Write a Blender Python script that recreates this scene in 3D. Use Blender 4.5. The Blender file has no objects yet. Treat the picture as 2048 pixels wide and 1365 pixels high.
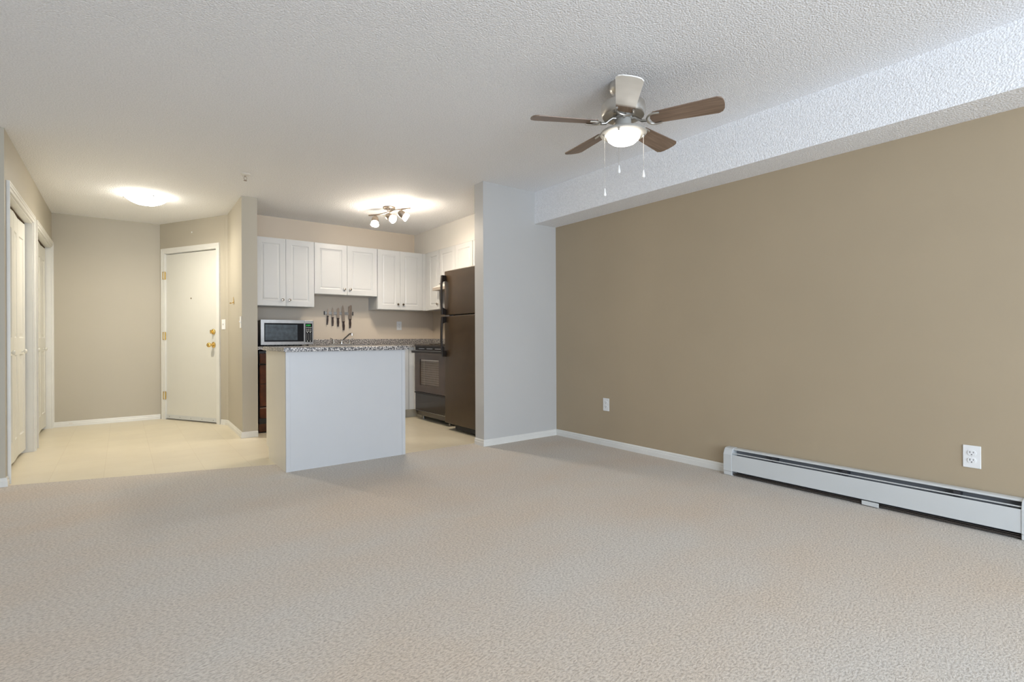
import bpy, bmesh, math
from mathutils import Vector, Matrix
C = bpy.context.scene.collection
PI = math.pi
R = math.radians

# ------------------------------------------------------------------ camera, world, light, exposure
cam_d = bpy.data.cameras.new('camera')
cam = bpy.data.objects.new('camera', cam_d)
C.objects.link(cam)
YAW, ROLL, FPX, V0, HC = 0.6541, -0.0044, 1017.0136, 676.7862, 0.9939
cam_d.sensor_fit = 'HORIZONTAL'; cam_d.sensor_width = 36.0
cam_d.lens = FPX / 2048 * 36.0
cam_d.shift_y = -(682.5 - V0) / 2048
cam_d.clip_start = 0.05; cam_d.clip_end = 60
cam.matrix_world = (Matrix.Translation((0, 0, HC)) @ Matrix.Rotation(-YAW, 4, 'Z')
                    @ Matrix.Rotation(R(90), 4, 'X') @ Matrix.Rotation(ROLL, 4, 'Z'))
S = bpy.context.scene
S.camera = cam
S.view_settings.view_transform = 'Standard'
S.view_settings.look = 'None'
S.view_settings.gamma = 1.0
S.view_settings.use_curve_mapping = False
S.view_settings.exposure = 0.19
S.cycles.use_denoising = True
S.cycles.max_bounces = 12
S.cycles.diffuse_bounces = 6
S.cycles.glossy_bounces = 4
S.cycles.sample_clamp_indirect = 6.0
S.cycles.caustics_reflective = False
S.cycles.caustics_refractive = False

world = bpy.data.worlds.new('overcast_sky'); S.world = world
world.use_nodes = True
wb = world.node_tree.nodes['Background']
wb.inputs['Color'].default_value = (0.75, 0.86, 1.0, 1); wb.inputs['Strength'].default_value = 8.3

def area_light(name, loc, rot, sx, sy, power, col):
    d = bpy.data.lights.new(name, 'AREA'); d.shape = 'RECTANGLE'; d.size = sx; d.size_y = sy
    d.energy = power; d.color = col
    o = bpy.data.objects.new(name, d); C.objects.link(o); o.location = loc; o.rotation_euler = rot
    return o
# daylight through the unseen rear window, made wide to even out the room light
win = area_light('daylight_unseen_rear_window', (0.40, -3.44, 1.185), (R(90), 0, 0), 5.18, 2.12, 1, (1, 1, 1))
win.data.cycles.is_portal = True     # guides the sky light in through the window opening
WARM = (1.0, 0.80, 0.55)

def srgb(r, g, b):
    f = lambda c: (c / 255 / 12.92) if c / 255 <= 0.04045 else ((c / 255 + 0.055) / 1.055) ** 2.4
    return (f(r), f(g), f(b))

# ------------------------------------------------------------------ materials
M = {}
def mat(name, col, rough=0.5, metal=0.0, var=0.03, vscale=6.0, bump=0.0, bscale=200.0, bdist=0.002, spec=0.5, coat=0.0, emit=None, estr=0.0):
    m = bpy.data.materials.new(name); m.use_nodes = True
    nt = m.node_tree; p = nt.nodes['Principled BSDF']
    p.inputs['Roughness'].default_value = rough; p.inputs['Metallic'].default_value = metal
    p.inputs['Specular IOR Level'].default_value = spec
    p.inputs['Coat Weight'].default_value = coat
    tc = nt.nodes.new('ShaderNodeTexCoord')
    n = nt.nodes.new('ShaderNodeTexNoise'); n.inputs['Scale'].default_value = vscale; n.inputs['Detail'].default_value = 3
    nt.links.new(tc.outputs['Object'], n.inputs['Vector'])
    r = nt.nodes.new('ShaderNodeValToRGB')
    a = tuple(max(0, c * (1 - var)) for c in col); b = tuple(min(1, c * (1 + var)) for c in col)
    r.color_ramp.elements[0].position = 0.3; r.color_ramp.elements[1].position = 0.7
    r.color_ramp.elements[0].color = (*a, 1); r.color_ramp.elements[1].color = (*b, 1)
    nt.links.new(n.outputs['Fac'], r.inputs['Fac']); nt.links.new(r.outputs['Color'], p.inputs['Base Color'])
    if bump > 0:
        n2 = nt.nodes.new('ShaderNodeTexNoise'); n2.inputs['Scale'].default_value = bscale; n2.inputs['Detail'].default_value = 2
        nt.links.new(tc.outputs['Object'], n2.inputs['Vector'])
        bm = nt.nodes.new('ShaderNodeBump'); bm.inputs['Strength'].default_value = bump; bm.inputs['Distance'].default_value = bdist
        nt.links.new(n2.outputs['Fac'], bm.inputs['Height']); nt.links.new(bm.outputs['Normal'], p.inputs['Normal'])
    if emit:
        p.inputs['Emission Color'].default_value = (*emit, 1); p.inputs['Emission Strength'].default_value = estr
    M[name] = m
    return m

mat('kitchen_beige_lit', (0.62, 0.535, 0.43), 0.5, var=0.015, vscale=2, bump=0.08, bscale=160, bdist=0.001)  # kitchen walls lightened in colour to make up for weak lamp light
mat('greige_paint', (0.455, 0.415, 0.335), 0.55, var=0.015, vscale=2, bump=0.08, bscale=160, bdist=0.001)
mat('greige_paint_daylit', (0.53, 0.525, 0.51), 0.55, var=0.015, vscale=2, bump=0.08, bscale=160, bdist=0.001)  # same greige wall paint, cool daylight tint put into its colour
mat('olive_paint', (0.405, 0.325, 0.22), 0.5, var=0.02, vscale=2, bump=0.08, bscale=160, bdist=0.001)
mat('white_trim', (0.74, 0.73, 0.69), 0.35)
mat('door_paint', (0.69, 0.68, 0.625), 0.38, var=0.01)
mat('cabinet_white', (0.60, 0.605, 0.60), 0.32, var=0.008)
mat('island_laminate', (0.575, 0.58, 0.585), 0.35, var=0.008)
mat('island_side_laminate', (0.76, 0.71, 0.60), 0.38, var=0.01)
mat('soffit_paint', (0.66, 0.64, 0.60), 0.5, var=0.01)
mat('dark_gap', (0.02, 0.013, 0.008), 0.8)
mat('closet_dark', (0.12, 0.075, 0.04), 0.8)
mat('brass', (0.80, 0.56, 0.20), 0.22, 1.0, var=0.08, vscale=60)
mat('chrome', (0.80, 0.80, 0.80), 0.12, 1.0, var=0.03)
mat('knob_nickel', (0.42, 0.36, 0.30), 0.25, 1.0, var=0.1, vscale=80)
mat('brushed_nickel', (0.60, 0.58, 0.54), 0.33, 1.0, var=0.04, vscale=40, bump=0.05, bscale=300)
mat('painted_nickel', (0.40, 0.385, 0.35), 0.55, 0.0, var=0.03)
mat('bronze_nickel', (0.36, 0.30, 0.25), 0.38, 1.0, var=0.05, vscale=40)
mat('plastic_white', (0.80, 0.80, 0.79), 0.35)
mat('slot_dark', (0.03, 0.03, 0.035), 0.5)
mat('heater_enamel', (0.60, 0.615, 0.61), 0.38, var=0.01)
mat('heater_dark', (0.20, 0.21, 0.225), 0.5)
mat('heater_fin', (0.10, 0.085, 0.075), 0.4, 0.6)
mat('fridge_black', (0.050, 0.029, 0.012), 0.30, var=0.12, vscale=9, bump=0.35, bscale=320, bdist=0.0012, spec=0.6)
mat('black_gloss', (0.030, 0.021, 0.014), 0.14, var=0.2, spec=0.6)
mat('range_glass', (0.070, 0.046, 0.034), 0.10, var=0.1, spec=0.5)
mat('handle_black', (0.016, 0.010, 0.006), 0.28, spec=0.3)
mat('steel', (0.43, 0.42, 0.41), 0.28, 1.0, var=0.08, vscale=18)
mat('microwave_steel', (0.30, 0.285, 0.27), 0.34, 1.0, var=0.10, vscale=18)
mat('microwave_black', (0.004, 0.004, 0.006), 0.15, spec=0.15)
mat('microwave_case', (0.012, 0.010, 0.010), 0.4)
mat('microwave_window', (0.055, 0.07, 0.085), 0.25, spec=0.25, var=0.3, vscale=22)
mat('display_green', (0.0, 0.05, 0.01), 0.4, emit=(0.02, 0.9, 0.12), estr=0.9)
mat('button_print', (0.62, 0.62, 0.60), 0.5)
mat('knife_steel', (0.42, 0.34, 0.27), 0.3, 1.0, var=0.08, vscale=60)
mat('knife_handle', (0.030, 0.014, 0.009), 0.35)
mat('rubber_black', (0.012, 0.012, 0.012), 0.6)
mat('rack_wire', (0.52, 0.47, 0.42), 0.3, 0.9)
mat('oven_cavity', (0.16, 0.125, 0.10), 0.5, var=0.15, vscale=30)
mat('dishwasher_brown', (0.085, 0.022, 0.008), 0.2, var=0.55, vscale=9, spec=0.5)
mat('hood_almond', (0.74, 0.71, 0.65), 0.35)
mat('hood_lip', (0.36, 0.31, 0.26), 0.35)
mat('pendant_white', (0.85, 0.85, 0.84), 0.3)
mat('lamp_glass', (0.9, 0.88, 0.84), 0.3, emit=(1.0, 0.95, 0.86), estr=7.0)
mat('hall_lamp_glass', (0.9, 0.88, 0.84), 0.3, emit=(1.0, 0.93, 0.80), estr=28.0)
mat('spot_glass', (0.9, 0.88, 0.84), 0.3, emit=(1.0, 0.87, 0.71), estr=115.0)

def mat_ceiling(name, col, strength, scale):
    m = bpy.data.materials.new(name); m.use_nodes = True; nt = m.node_tree; p = nt.nodes['Principled BSDF']
    p.inputs['Roughness'].default_value = 0.85; p.inputs['Specular IOR Level'].default_value = 0.2
    tc = nt.nodes.new('ShaderNodeTexCoord')
    n = nt.nodes.new('ShaderNodeTexNoise'); n.inputs['Scale'].default_value = scale; n.inputs['Detail'].default_value = 3; n.inputs['Roughness'].default_value = 0.6
    nt.links.new(tc.outputs['Object'], n.inputs['Vector'])
    v = nt.nodes.new('ShaderNodeTexVoronoi'); v.inputs['Scale'].default_value = scale * 0.9
    nt.links.new(tc.outputs['Object'], v.inputs['Vector'])
    mx = nt.nodes.new('ShaderNodeMath'); mx.operation = 'SUBTRACT'
    nt.links.new(n.outputs['Fac'], mx.inputs[0]); nt.links.new(v.outputs['Distance'], mx.inputs[1])
    b = nt.nodes.new('ShaderNodeBump'); b.inputs['Strength'].default_value = strength; b.inputs['Distance'].default_value = 0.008
    nt.links.new(mx.outputs[0], b.inputs['Height']); nt.links.new(b.outputs['Normal'], p.inputs['Normal'])
    r = nt.nodes.new('ShaderNodeValToRGB')
    r.color_ramp.elements[0].position = 0.32; r.color_ramp.elements[1].position = 0.6
    r.color_ramp.elements[0].color = (*[c * 0.84 for c in col], 1); r.color_ramp.elements[1].color = (*col, 1)
    nt.links.new(n.outputs['Fac'], r.inputs['Fac']); nt.links.new(r.outputs['Color'], p.inputs['Base Color'])
    M[name] = m
mat_ceiling('ceiling_stipple', (0.93, 0.935, 0.95), 0.45, 125)

def mat_carpet():
    m = bpy.data.materials.new('carpet'); m.use_nodes = True; nt = m.node_tree; p = nt.nodes['Principled BSDF']; L = nt.links
    p.inputs['Roughness'].default_value = 0.95; p.inputs['Specular IOR Level'].default_value = 0.1
    p.inputs['Sheen Weight'].default_value = 0.15
    tc = nt.nodes.new('ShaderNodeTexCoord')
    mp = nt.nodes.new('ShaderNodeMapping'); L.new(tc.outputs['Object'], mp.inputs['Vector'])
    mp.inputs['Rotation'].default_value = (0, 0, R(-20)); mp.inputs['Scale'].default_value = (0.75, 1.25, 1)
    fine = nt.nodes.new('ShaderNodeTexNoise'); fine.inputs['Scale'].default_value = 115; fine.inputs['Detail'].default_value = 3
    fine.inputs['Roughness'].default_value = 0.65
    L.new(mp.outputs['Vector'], fine.inputs['Vector'])
    big = nt.nodes.new('ShaderNodeTexNoise'); big.inputs['Scale'].default_value = 1.1; big.inputs['Detail'].default_value = 5
    big.inputs['Roughness'].default_value = 0.55; L.new(mp.outputs['Vector'], big.inputs['Vector'])
    rb = nt.nodes.new('ShaderNodeValToRGB'); L.new(big.outputs['Fac'], rb.inputs['Fac'])
    e = rb.color_ramp.elements
    e[0].position = 0.34; e[0].color = (0.625, 0.53, 0.43, 1)
    e[1].position = 0.62; e[1].color = (0.61, 0.565, 0.505, 1)
    rf = nt.nodes.new('ShaderNodeValToRGB'); L.new(fine.outputs['Fac'], rf.inputs['Fac'])
    f = rf.color_ramp.elements
    f[0].position = 0.36; f[0].color = (0.68, 0.665, 0.65, 1); f[1].position = 0.58; f[1].color = (1.06, 1.06, 1.06, 1)
    mul = nt.nodes.new('ShaderNodeMix'); mul.data_type = 'RGBA'; mul.blend_type = 'MULTIPLY'; mul.inputs[0].default_value = 1
    L.new(rb.outputs['Color'], mul.inputs[6]); L.new(rf.outputs['Color'], mul.inputs[7])
    L.new(mul.outputs[2], p.inputs['Base Color'])
    b = nt.nodes.new('ShaderNodeBump'); b.inputs['Strength'].default_value = 0.55; b.inputs['Distance'].default_value = 0.006
    L.new(fine.outputs['Fac'], b.inputs['Height']); L.new(b.outputs['Normal'], p.inputs['Normal'])
    M['carpet'] = m
mat_carpet()

def mat_vinyl():
    m = bpy.data.materials.new('vinyl_tile'); m.use_nodes = True; nt = m.node_tree; p = nt.nodes['Principled BSDF']; L = nt.links
    p.inputs['Roughness'].default_value = 0.33; p.inputs['Specular IOR Level'].default_value = 0.4
    tc = nt.nodes.new('ShaderNodeTexCoord')
    br = nt.nodes.new('ShaderNodeTexBrick'); br.offset = 0; br.inputs['Scale'].default_value = 1
    br.inputs['Brick Width'].default_value = 0.305; br.inputs['Row Height'].default_value = 0.305
    br.inputs['Mortar Size'].default_value = 0.0022; br.inputs['Mortar Smooth'].default_value = 0.6
    br.inputs['Color1'].default_value = (0.755, 0.685, 0.535, 1); br.inputs['Color2'].default_value = (0.725, 0.655, 0.515, 1)
    br.inputs['Mortar'].default_value = (0.66, 0.58, 0.44, 1)
    mp = nt.nodes.new('ShaderNodeMapping'); mp.inputs['Location'].default_value = (0.11, 0.05, 0)
    L.new(tc.outputs['Object'], mp.inputs['Vector']); L.new(mp.outputs['Vector'], br.inputs['Vector'])
    n = nt.nodes.new('ShaderNodeTexNoise'); n.inputs['Scale'].default_value = 5; n.inputs['Detail'].default_value = 4
    L.new(tc.outputs['Object'], n.inputs['Vector'])
    r = nt.nodes.new('ShaderNodeValToRGB'); L.new(n.outputs['Fac'], r.inputs['Fac'])
    r.color_ramp.elements[0].color = (0.93, 0.92, 0.89, 1); r.color_ramp.elements[1].color = (1.03, 1.03, 1.03, 1)
    mul = nt.nodes.new('ShaderNodeMix'); mul.data_type = 'RGBA'; mul.blend_type = 'MULTIPLY'; mul.inputs[0].default_value = 1
    L.new(br.outputs['Color'], mul.inputs[6]); L.new(r.outputs['Color'], mul.inputs[7]); L.new(mul.outputs[2], p.inputs['Base Color'])
    M['vinyl_tile'] = m
mat_vinyl()

def mat_speckle():
    m = bpy.data.materials.new('speckled_laminate'); m.use_nodes = True; nt = m.node_tree; p = nt.nodes['Principled BSDF']; L = nt.links
    p.inputs['Roughness'].default_value = 0.28
    tc = nt.nodes.new('ShaderNodeTexCoord')
    n = nt.nodes.new('ShaderNodeTexNoise'); n.inputs['Scale'].default_value = 95; n.inputs['Detail'].default_value = 2; n.inputs['Roughness'].default_value = 0.7
    L.new(tc.outputs['Object'], n.inputs['Vector'])
    r = nt.nodes.new('ShaderNodeValToRGB'); L.new(n.outputs['Fac'], r.inputs['Fac'])
    e = r.color_ramp.elements
    e[0].position = 0.42; e[0].color = (0.045, 0.045, 0.05, 1)
    e[1].position = 0.62; e[1].color = (0.74, 0.70, 0.66, 1)
    k = e.new(0.48); k.color = (0.16, 0.15, 0.145, 1)
    k = e.new(0.54); k.color = (0.42, 0.39, 0.365, 1)
    L.new(r.outputs['Color'], p.inputs['Base Color'])
    M['speckled_laminate'] = m
mat_speckle()

def mat_wood():
    m = bpy.data.materials.new('blade_walnut'); m.use_nodes = True; nt = m.node_tree; p = nt.nodes['Principled BSDF']; L = nt.links
    p.inputs['Roughness'].default_value = 0.38
    tc = nt.nodes.new('ShaderNodeTexCoord')
    mp = nt.nodes.new('ShaderNodeMapping'); mp.inputs['Scale'].default_value = (3, 45, 3); L.new(tc.outputs['Object'], mp.inputs['Vector'])
    n = nt.nodes.new('ShaderNodeTexNoise'); n.inputs['Scale'].default_value = 1.6; n.inputs['Detail'].default_value = 6; n.inputs['Distortion'].default_value = 0.6
    L.new(mp.outputs['Vector'], n.inputs['Vector'])
    r = nt.nodes.new('ShaderNodeValToRGB'); L.new(n.outputs['Fac'], r.inputs['Fac'])
    r.color_ramp.elements[0].position = 0.3; r.color_ramp.elements[0].color = (0.165, 0.110, 0.075, 1)
    r.color_ramp.elements[1].position = 0.7; r.color_ramp.elements[1].color = (0.285, 0.20, 0.145, 1)
    L.new(r.outputs['Color'], p.inputs['Base Color'])
    M['blade_walnut'] = m
    # the same blade, white sheen painted into its colour beyond a walnut root
    m2 = bpy.data.materials.new('blade_sheen_face'); m2.use_nodes = True; nt = m2.node_tree; p = nt.nodes['Principled BSDF']; L = nt.links
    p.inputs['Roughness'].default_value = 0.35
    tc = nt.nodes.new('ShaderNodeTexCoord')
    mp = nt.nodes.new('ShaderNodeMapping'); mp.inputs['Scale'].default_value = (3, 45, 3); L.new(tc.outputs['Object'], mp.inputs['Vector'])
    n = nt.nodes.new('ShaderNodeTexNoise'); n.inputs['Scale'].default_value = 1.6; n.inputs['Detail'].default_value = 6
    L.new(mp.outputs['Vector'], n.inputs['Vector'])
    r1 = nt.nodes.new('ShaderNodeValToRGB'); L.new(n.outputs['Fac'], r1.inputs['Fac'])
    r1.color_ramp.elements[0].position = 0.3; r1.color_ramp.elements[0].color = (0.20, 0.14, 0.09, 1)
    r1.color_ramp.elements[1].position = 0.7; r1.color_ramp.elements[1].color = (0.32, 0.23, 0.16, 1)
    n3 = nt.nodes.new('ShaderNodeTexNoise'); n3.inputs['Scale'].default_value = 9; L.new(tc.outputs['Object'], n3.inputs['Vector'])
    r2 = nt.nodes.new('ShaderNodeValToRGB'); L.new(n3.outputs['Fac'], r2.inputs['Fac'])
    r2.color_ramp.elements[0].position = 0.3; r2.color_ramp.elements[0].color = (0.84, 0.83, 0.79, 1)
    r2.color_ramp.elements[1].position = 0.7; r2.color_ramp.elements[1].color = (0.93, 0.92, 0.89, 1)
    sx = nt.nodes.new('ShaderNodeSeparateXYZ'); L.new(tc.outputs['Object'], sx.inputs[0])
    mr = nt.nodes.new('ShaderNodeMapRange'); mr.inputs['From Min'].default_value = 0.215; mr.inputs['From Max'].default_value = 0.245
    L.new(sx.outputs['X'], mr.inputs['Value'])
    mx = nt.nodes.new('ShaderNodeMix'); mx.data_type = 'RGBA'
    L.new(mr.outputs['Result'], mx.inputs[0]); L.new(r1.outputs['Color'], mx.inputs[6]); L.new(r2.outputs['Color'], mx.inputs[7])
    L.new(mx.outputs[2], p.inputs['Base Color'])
    M['blade_sheen_face'] = m2
mat_wood()

# ------------------------------------------------------------------ mesh helpers
def box(bm, x0, y0, z0, x1, y1, z1):
    vs = [bm.verts.new(c) for c in ((x0, y0, z0), (x1, y0, z0), (x1, y1, z0), (x0, y1, z0), (x0, y0, z1), (x1, y0, z1), (x1, y1, z1), (x0, y1, z1))]
    for f in ((3, 2, 1, 0), (4, 5, 6, 7), (0, 1, 5, 4), (1, 2, 6, 5), (2, 3, 7, 6), (3, 0, 4, 7)):
        bm.faces.new([vs[i] for i in f])
def prism(bm, pts, a, b, axis='Z'):
    """extrude a closed outline; axis Z: pts (x,y); axis X: pts (y,z); axis Y: pts (x,z)"""
    def P(p, t):
        return (p[0], p[1], t) if axis == 'Z' else ((t, p[0], p[1]) if axis == 'X' else (p[0], t, p[1]))
    lo = [bm.verts.new(P(p, a)) for p in pts]; hi = [bm.verts.new(P(p, b)) for p in pts]
    n = len(pts)
    bm.faces.new(lo[::-1]); bm.faces.new(hi)
    for i in range(n):
        bm.faces.new((lo[i], lo[(i + 1) % n], hi[(i + 1) % n], hi[i]))
def lathe(bm, prof, seg=32, mtx=None, cap=True):
    """prof: list of (r,z) from top to bottom about local Z"""
    mtx = mtx or Matrix.Identity(4)
    rings = []
    for r, z in prof:
        if r < 1e-5:
            rings.append([bm.verts.new(mtx @ Vector((0, 0, z)))])
        else:
            rings.append([bm.verts.new(mtx @ Vector((r * math.cos(2 * PI * i / seg), r * math.sin(2 * PI * i / seg), z))) for i in range(seg)])
    for a, b in zip(rings, rings[1:]):
        if len(a) == 1 and len(b) == 1: continue
        for i in range(seg):
            j = (i + 1) % seg
            if len(a) == 1: bm.faces.new((a[0], b[i], b[j]))
            elif len(b) == 1: bm.faces.new((a[i], b[0], a[j]))
            else: bm.faces.new((a[i], b[i], b[j], a[j]))
    if cap:
        for rg in (rings[0], rings[-1]):
            if len(rg) > 1: bm.faces.new(rg)
def frame_to(direction):
    d = Vector(direction).normalized()
    return d.to_track_quat('Z', 'Y').to_matrix().to_4x4()
def tube(bm, pts, r, seg=10):
    pts = [Vector(p) for p in pts]; rings = []
    rr = r if isinstance(r, (list, tuple)) else [r] * len(pts)
    up = None
    for i, p in enumerate(pts):
        d = (pts[min(i + 1, len(pts) - 1)] - pts[max(i - 1, 0)]).normalized()
        if up is None:
            up = Vector((0, 0, 1)) if abs(d.z) < 0.9 else Vector((1, 0, 0))
        s = d.cross(up).normalized(); up = s.cross(d).normalized()
        rings.append([bm.verts.new(p + (s * math.cos(2 * PI * k / seg) + up * math.sin(2 * PI * k / seg)) * rr[i]) for k in range(seg)])
    for a, b in zip(rings, rings[1:]):
        for k in range(seg): bm.faces.new((a[k], a[(k + 1) % seg], b[(k + 1) % seg], b[k]))
    bm.faces.new(rings[0]); bm.faces.new(rings[-1][::-1])
def sphere(bm, c, r, seg=16, rings=8, sz=1.0):
    prof = [(r * math.sin(PI * i / rings), r * sz * math.cos(PI * i / rings)) for i in range(rings + 1)]
    prof[0] = (0, r * sz); prof[-1] = (0, -r * sz)
    lathe(bm, prof, seg, Matrix.Translation(c))
def B(): return bmesh.new()
def obj(name, bm, m, parent=None, bevel=0.0, smooth=False, kind=None, seg=2):
    bmesh.ops.recalc_face_normals(bm, faces=bm.faces)
    me = bpy.data.meshes.new(name); bm.to_mesh(me); bm.free()
    me.materials.append(M[m] if isinstance(m, str) else m)
    o = bpy.data.objects.new(name, me); C.objects.link(o)
    if parent: o.parent = parent
    if smooth:
        for p in me.polygons: p.use_smooth = True
        md = o.modifiers.new('weighted', 'EDGE_SPLIT'); md.split_angle = R(35)
    if bevel > 0:
        md = o.modifiers.new('bevel', 'BEVEL'); md.width = bevel; md.segments = seg; md.limit_method = 'ANGLE'; md.angle_limit = R(40)
    if kind: o['kind'] = kind
    return o
def struct(name, bm, m, **k): return obj(name, bm, m, kind='structure', **k)
def thing(name, label, cat, loc=(0, 0, 0), rotz=0.0, group=None, kind=None):
    o = bpy.data.objects.new(name, None); C.objects.link(o); o.empty_display_size = 0.05
    o.location = loc; o.rotation_euler = (0, 0, rotz)
    o['label'] = label; o['category'] = cat
    if group: o['group'] = group
    if kind: o['kind'] = kind
    return o
def tag(o, label, cat, group=None):
    o['label'] = label; o['category'] = cat
    if group: o['group'] = group
    return o
def slab(bm, w, h, t, panels, prof, x0=0.0, z0=0.0):
    """door slab, front at y=0 facing -y, back at y=t; raised panels given as rects, prof = [(inset, depth)...]"""
    xs = sorted({0.0, w} | {p[0] for p in panels} | {p[2] for p in panels})
    zs = sorted({0.0, h} | {p[1] for p in panels} | {p[3] for p in panels})
    V = {}
    def v(x, y, z):
        k = (round(x, 5), round(y, 5), round(z, 5))
        if k not in V: V[k] = bm.verts.new((x0 + x, y, z0 + z))
        return V[k]
    def q(*a):
        try: bm.faces.new([v(*p) for p in a])
        except ValueError: pass
    for i in range(len(xs) - 1):
        for j in range(len(zs) - 1):
            xa, xb, za, zb = xs[i], xs[i + 1], zs[j], zs[j + 1]
            if not any(p[0] - 1e-6 <= xa and xb <= p[2] + 1e-6 and p[1] - 1e-6 <= za and zb <= p[3] + 1e-6 for p in panels):
                q((xa, 0, za), (xb, 0, za), (xb, 0, zb), (xa, 0, zb))
    for (xa, za, xb, zb) in panels:
        last = (xa, za, xb, zb, 0.0)
        for ins, dep in prof:
            n = (xa + ins, za + ins, xb - ins, zb - ins, dep)
            A = [(last[0], last[4], last[1]), (last[2], last[4], last[1]), (last[2], last[4], last[3]), (last[0], last[4], last[3])]
            Bq = [(n[0], n[4], n[1]), (n[2], n[4], n[1]), (n[2], n[4], n[3]), (n[0], n[4], n[3])]
            for k in range(4):
                q(A[k], A[(k + 1) % 4], Bq[(k + 1) % 4], Bq[k])
            last = n
        q((last[0], last[4], last[1]), (last[2], last[4], last[1]), (last[2], last[4], last[3]), (last[0], last[4], last[3]))
    q((0, t, 0), (w, t, 0), (w, t, h), (0, t, h))
    for i in range(len(xs) - 1):
        q((xs[i], 0, 0), (xs[i + 1], 0, 0), (xs[i + 1], t, 0), (xs[i], t, 0)) if len(xs) == 2 else None
        q((xs[i], 0, h), (xs[i + 1], 0, h), (xs[i + 1], t, h), (xs[i], t, h)) if len(xs) == 2 else None
    if len(xs) > 2 or len(zs) > 2:
        bm.faces.new([v(x, 0, 0) for x in xs] + [v(w, t, 0), v(0, t, 0)])
        bm.faces.new([v(x, 0, h) for x in xs] + [v(w, t, h), v(0, t, h)])
        bm.faces.new([v(0, 0, z) for z in zs] + [v(0, t, h), v(0, t, 0)])
        bm.faces.new([v(w, 0, z) for z in zs] + [v(w, t, h), v(w, t, 0)])
    else:
        q((0, 0, 0), (0, 0, h), (0, t, h), (0, t, 0)); q((w, 0, 0), (w, 0, h), (w, t, h), (w, t, 0))
CAB_PROF = [(0.003, 0.004), (0.012, 0.006), (0.022, 0.002), (0.026, 0.001)]
DOOR_PROF = [(0.006, 0.007), (0.016, 0.008), (0.04, 0.002), (0.045, 0.002)]

# ------------------------------------------------------------------ room shell
H = 2.44
XR, YP, XP, YPB = 3.5345, 3.8654, 2.6353, 4.008      # olive wall, stub wall front/left/back
XB, ZB = 3.2527, 2.1265                               # bulkhead
XL, YL, YB, YK = -0.632, 4.839, 7.75, 6.474
EA, EB = Vector((0.380, 7.75)), Vector((0.975, 6.68))  # angled entry wall
ED = (EB - EA).normalized(); EANG = math.atan2(ED.y, ED.x); EN = Vector((-ED.y, ED.x))
if EN.y < 0: EN = -EN                                   # away from the room

b = B(); prism(b, [(-2.75, -3.45), (3.7, -3.45), (3.7, 3.9), (3.6, 4.02), (2.645, 4.041), (1.93, 4.059), (0.963, 4.345), (XL, 4.866), (-2.75, 4.9)], -0.06, 0.0)
struct('floor', b, 'carpet')
b = B(); prism(b, [(-1.5, 4.9), (XL, 4.866), (0.963, 4.345), (1.93, 4.059), (2.645, 4.041), (3.6, 4.02), (3.7, 4.0), (3.7, 8.2), (-1.5, 8.2)], -0.06, -0.0005)
struct('floor_kitchen', b, 'vinyl_tile')
b = B(); box(b, -2.75, -3.45, H, 3.7, 8.2, H + 0.1); struct('ceiling', b, 'ceiling_stipple')
b = B(); box(b, XB, -3.3, ZB, XR, YP, H); struct('ceiling_bulkhead', b, 'ceiling_stipple')
b = B(); box(b, 3.25, YPB, 2.14, XR, YK, H); struct('wall_kitchen_soffit', b, 'soffit_paint')
b = B(); box(b, XR, -3.45, 0, XR + 0.14, YPB, H); struct('wall_right', b, 'olive_paint')
b = B(); box(b, XR, YPB, 0, XR + 0.14, YK + 0.12, H); struct('wall_kitchen_right', b, 'kitchen_beige_lit')
b = B(); box(b, XP, YP, 0, XR, YPB, H); struct('wall_stub', b, 'greige_paint_daylit')
b = B(); box(b, 1.10, YK, 0, XR, YK + 0.12, H); struct('wall_kitchen_back', b, 'kitchen_beige_lit')
b = B(); prism(b, [(0.957, 5.71), (1.10, 5.71), (1.10, YK + 0.12), (1.02, 6.66), (0.975, 6.68), (0.972, 6.60)], 0, H)
struct('wall_partition', b, 'greige_paint')
# angled entry wall with the door opening, in the frame of its own line
b = B()
def ew(s, t): p = EA + ED * s + EN * t; return (p.x, p.y)
LEN = (EB - EA).length
prism(b, [ew(0, 0), ew(0.088, 0), ew(0.088, 0.13), ew(-0.07, 0.13)], 0, H)
prism(b, [ew(1.046, 0), ew(LEN - 0.06, 0.0), ew(LEN - 0.025, -0.004), ew(LEN, 0), ew(LEN, 0.05), ew(1.046, 0.13)], 0, H)
prism(b, [ew(0.088, 0), ew(1.046, 0), ew(1.046, 0.13), ew(0.088, 0.13)], 2.072, H)
struct('wall_entry', b, 'greige_paint')
b = B(); box(b, -1.4, YB, 0, 0.40, YB + 0.12, H); struct('wall_hall_back', b, 'greige_paint')
b = B(); prism(b, [ew(-0.1, 0.25), ew(LEN + 0.1, 0.25), ew(LEN + 0.1, 0.30), ew(-0.1, 0.30)], 0, H); struct('wall_leak_block', b, 'greige_paint')  # unseen slab added to block sky light leaking round the entry door
b = B(); prism(b, [ew(0.089, 0.002), ew(1.045, 0.002), ew(1.045, 0.12), ew(0.089, 0.12)], 0.0, 0.008); struct('trim_leak_block', b, 'steel')  # sill added to close the light leak under the door
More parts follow.
